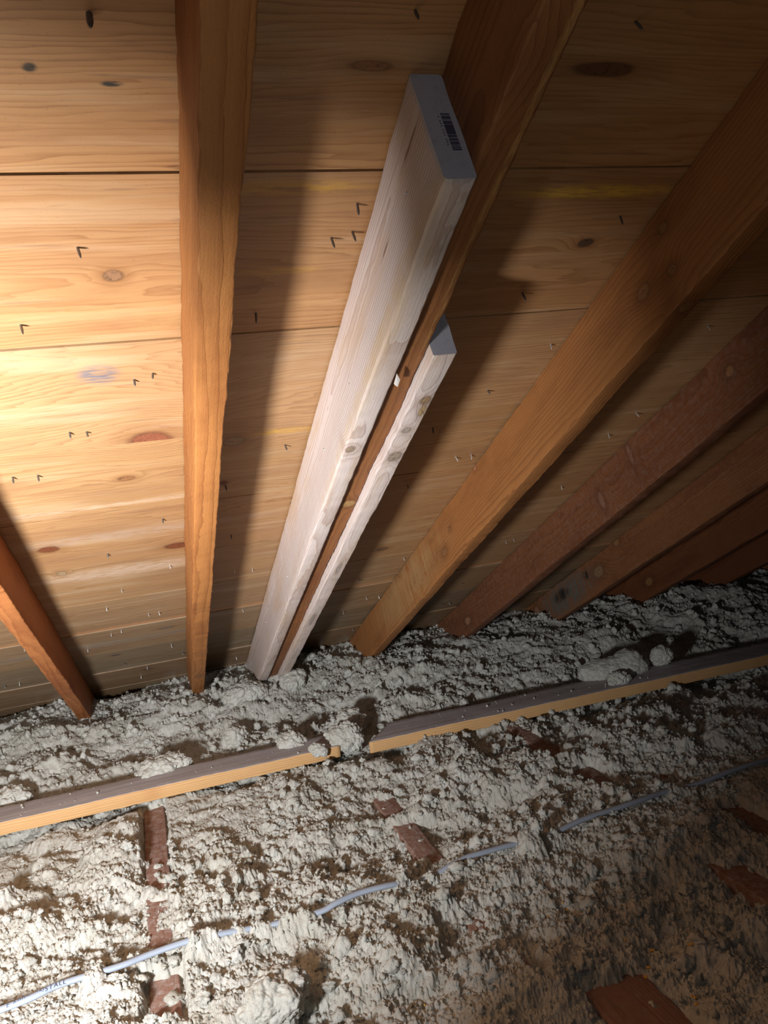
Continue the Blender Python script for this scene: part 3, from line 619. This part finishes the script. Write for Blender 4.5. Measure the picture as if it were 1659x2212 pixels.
# ------------------------------------------------------------------ cable
def tube(name, P, r, mat, parent=None, n=12):
    pts = []; Pv = [Vector(q) for q in P]
    for i in range(len(Pv) - 1):
        p0 = Pv[max(i - 1, 0)]; p1 = Pv[i]; p2 = Pv[i + 1]; p3 = Pv[min(i + 2, len(Pv) - 1)]
        for k in range(10):
            u = k / 10; pts.append(.5 * ((2 * p1) + (p2 - p0) * u + (2 * p0 - 5 * p1 + 4 * p2 - p3) * u * u + (3 * p1 - p0 - 3 * p2 + p3) * u ** 3))
    pts.append(Pv[-1]); bm = bmesh.new(); prev = None
    for i, q in enumerate(pts):
        tg = (pts[min(i + 1, len(pts) - 1)] - pts[max(i - 1, 0)]).normalized(); s = tg.cross(Vector((0, 0, 1))).normalized(); u = s.cross(tg)
        ring = [bm.verts.new(q + r * 1.15 * math.cos(a) * s + r * .9 * math.sin(a) * u) for a in [2 * math.pi * k / n for k in range(n)]]
        if prev:
            for k in range(n): bm.faces.new((prev[k], prev[(k + 1) % n], ring[(k + 1) % n], ring[k]))
        else: bm.faces.new(ring)
        prev = ring
    bm.faces.new(list(reversed(prev))); bmesh.ops.recalc_face_normals(bm, faces=bm.faces)
    me = bpy.data.meshes.new(name); bm.to_mesh(me); bm.free()
    for f in me.polygons: f.use_smooth = True
    return link(name, me, mat, parent), pts
cable, cpts = tube('electrical_cable', [(x, y, z + CZ) for x, y, z in CABLE], .0060, plain('cable_sheath', (.27, .30, .34), .42, .45, 0, 90, .12))
tag(cable, 'grey electrical cable running across the insulation, partly buried', 'cable')
cu = bpy.data.curves.new('printed_text', 'FONT'); cu.body = 'E 600V  INSTALL'; cu.size = .0105; cu.extrude = .0002; cu.space_character = 1.25
to = bpy.data.objects.new('printed_text', cu); COL.objects.link(to)
a = Vector((-.325, 1.450, 0)); b = Vector((-.20, 1.4735, 0)); dv = (b - a).normalized()
view = Vector((-.26, 1.46, -.868)).normalized() * -1
nrm = (Vector((0, -.62, .78))); nrm = (nrm - dv * nrm.dot(dv)).normalized(); up = nrm.cross(dv)
bpy.context.view_layer.update()
dg = bpy.context.evaluated_depsgraph_get(); tme = bpy.data.meshes.new_from_object(to.evaluated_get(dg)); bpy.data.objects.remove(to)
for v in tme.vertices: # wrap onto the sheath
    x_, y_ = v.co.x, v.co.y - .0045; x_ += -.330; cyy = np.interp(x_, CX, CY); czz = np.interp(x_, CX, CZZ) + CZ
    an = y_ / .0075; r = .0076
    v.co = Vector((x_, cyy - r * 1.12 * math.sin(.55 - an), czz + r * .95 * math.cos(.55 - an)))
tme.name = 'printed_text'
if not tme.materials: tme.materials.append(None)
tme.materials[0] = plain('print_ink', (.12, .15, .22), .6, .2, 0, 50, .05)
to = link('printed_text', tme, None, cable)

# ------------------------------------------------------------------ little yellow wood flecks in the lower right
fl = [(.66, 1.31), (.80, 1.22), (.62, 1.27), (.70, 1.17), (.69, 1.09), (.74, 1.14), (.62, 1.08), (.64, 1.07), (.66, 1.02), (.72, 1.01), (.70, .99), (.42, 1.35), (.46, 1.33), (.84, 1.13), (.78, 1.09), (.33, 1.19)]
VV = []; FF = []; k = 0
for i, (x, y) in enumerate(fl):
    for j in range(random.choice((1, 2, 3))):
        xx = x + random.uniform(-.008, .008); yy = y + random.uniform(-.008, .008)
        zz = float(ins_height(np.array([xx]), np.array([yy]))[0]) + CZ + .003; s_ = random.uniform(.0015, .0032)
        VV.append(IV * np.array([s_ * random.uniform(.8, 1.8), s_ * .9, s_ * .6]) * (1 + .5 * (rng.random((len(IV), 1)) - .5)) + (xx, yy, zz)); FF.append(IF + k * len(IV)); k += 1
o = link('wood_flecks', npmesh('wood_flecks', np.concatenate(VV), np.concatenate(FF), False), plain('pine_fleck', (.85, .42, .06), .6, .3, 0, 50, .2))
tag(o, 'tiny orange-yellow wood flecks sprinkled on the insulation at lower right', 'wood flecks', None, 'stuff')
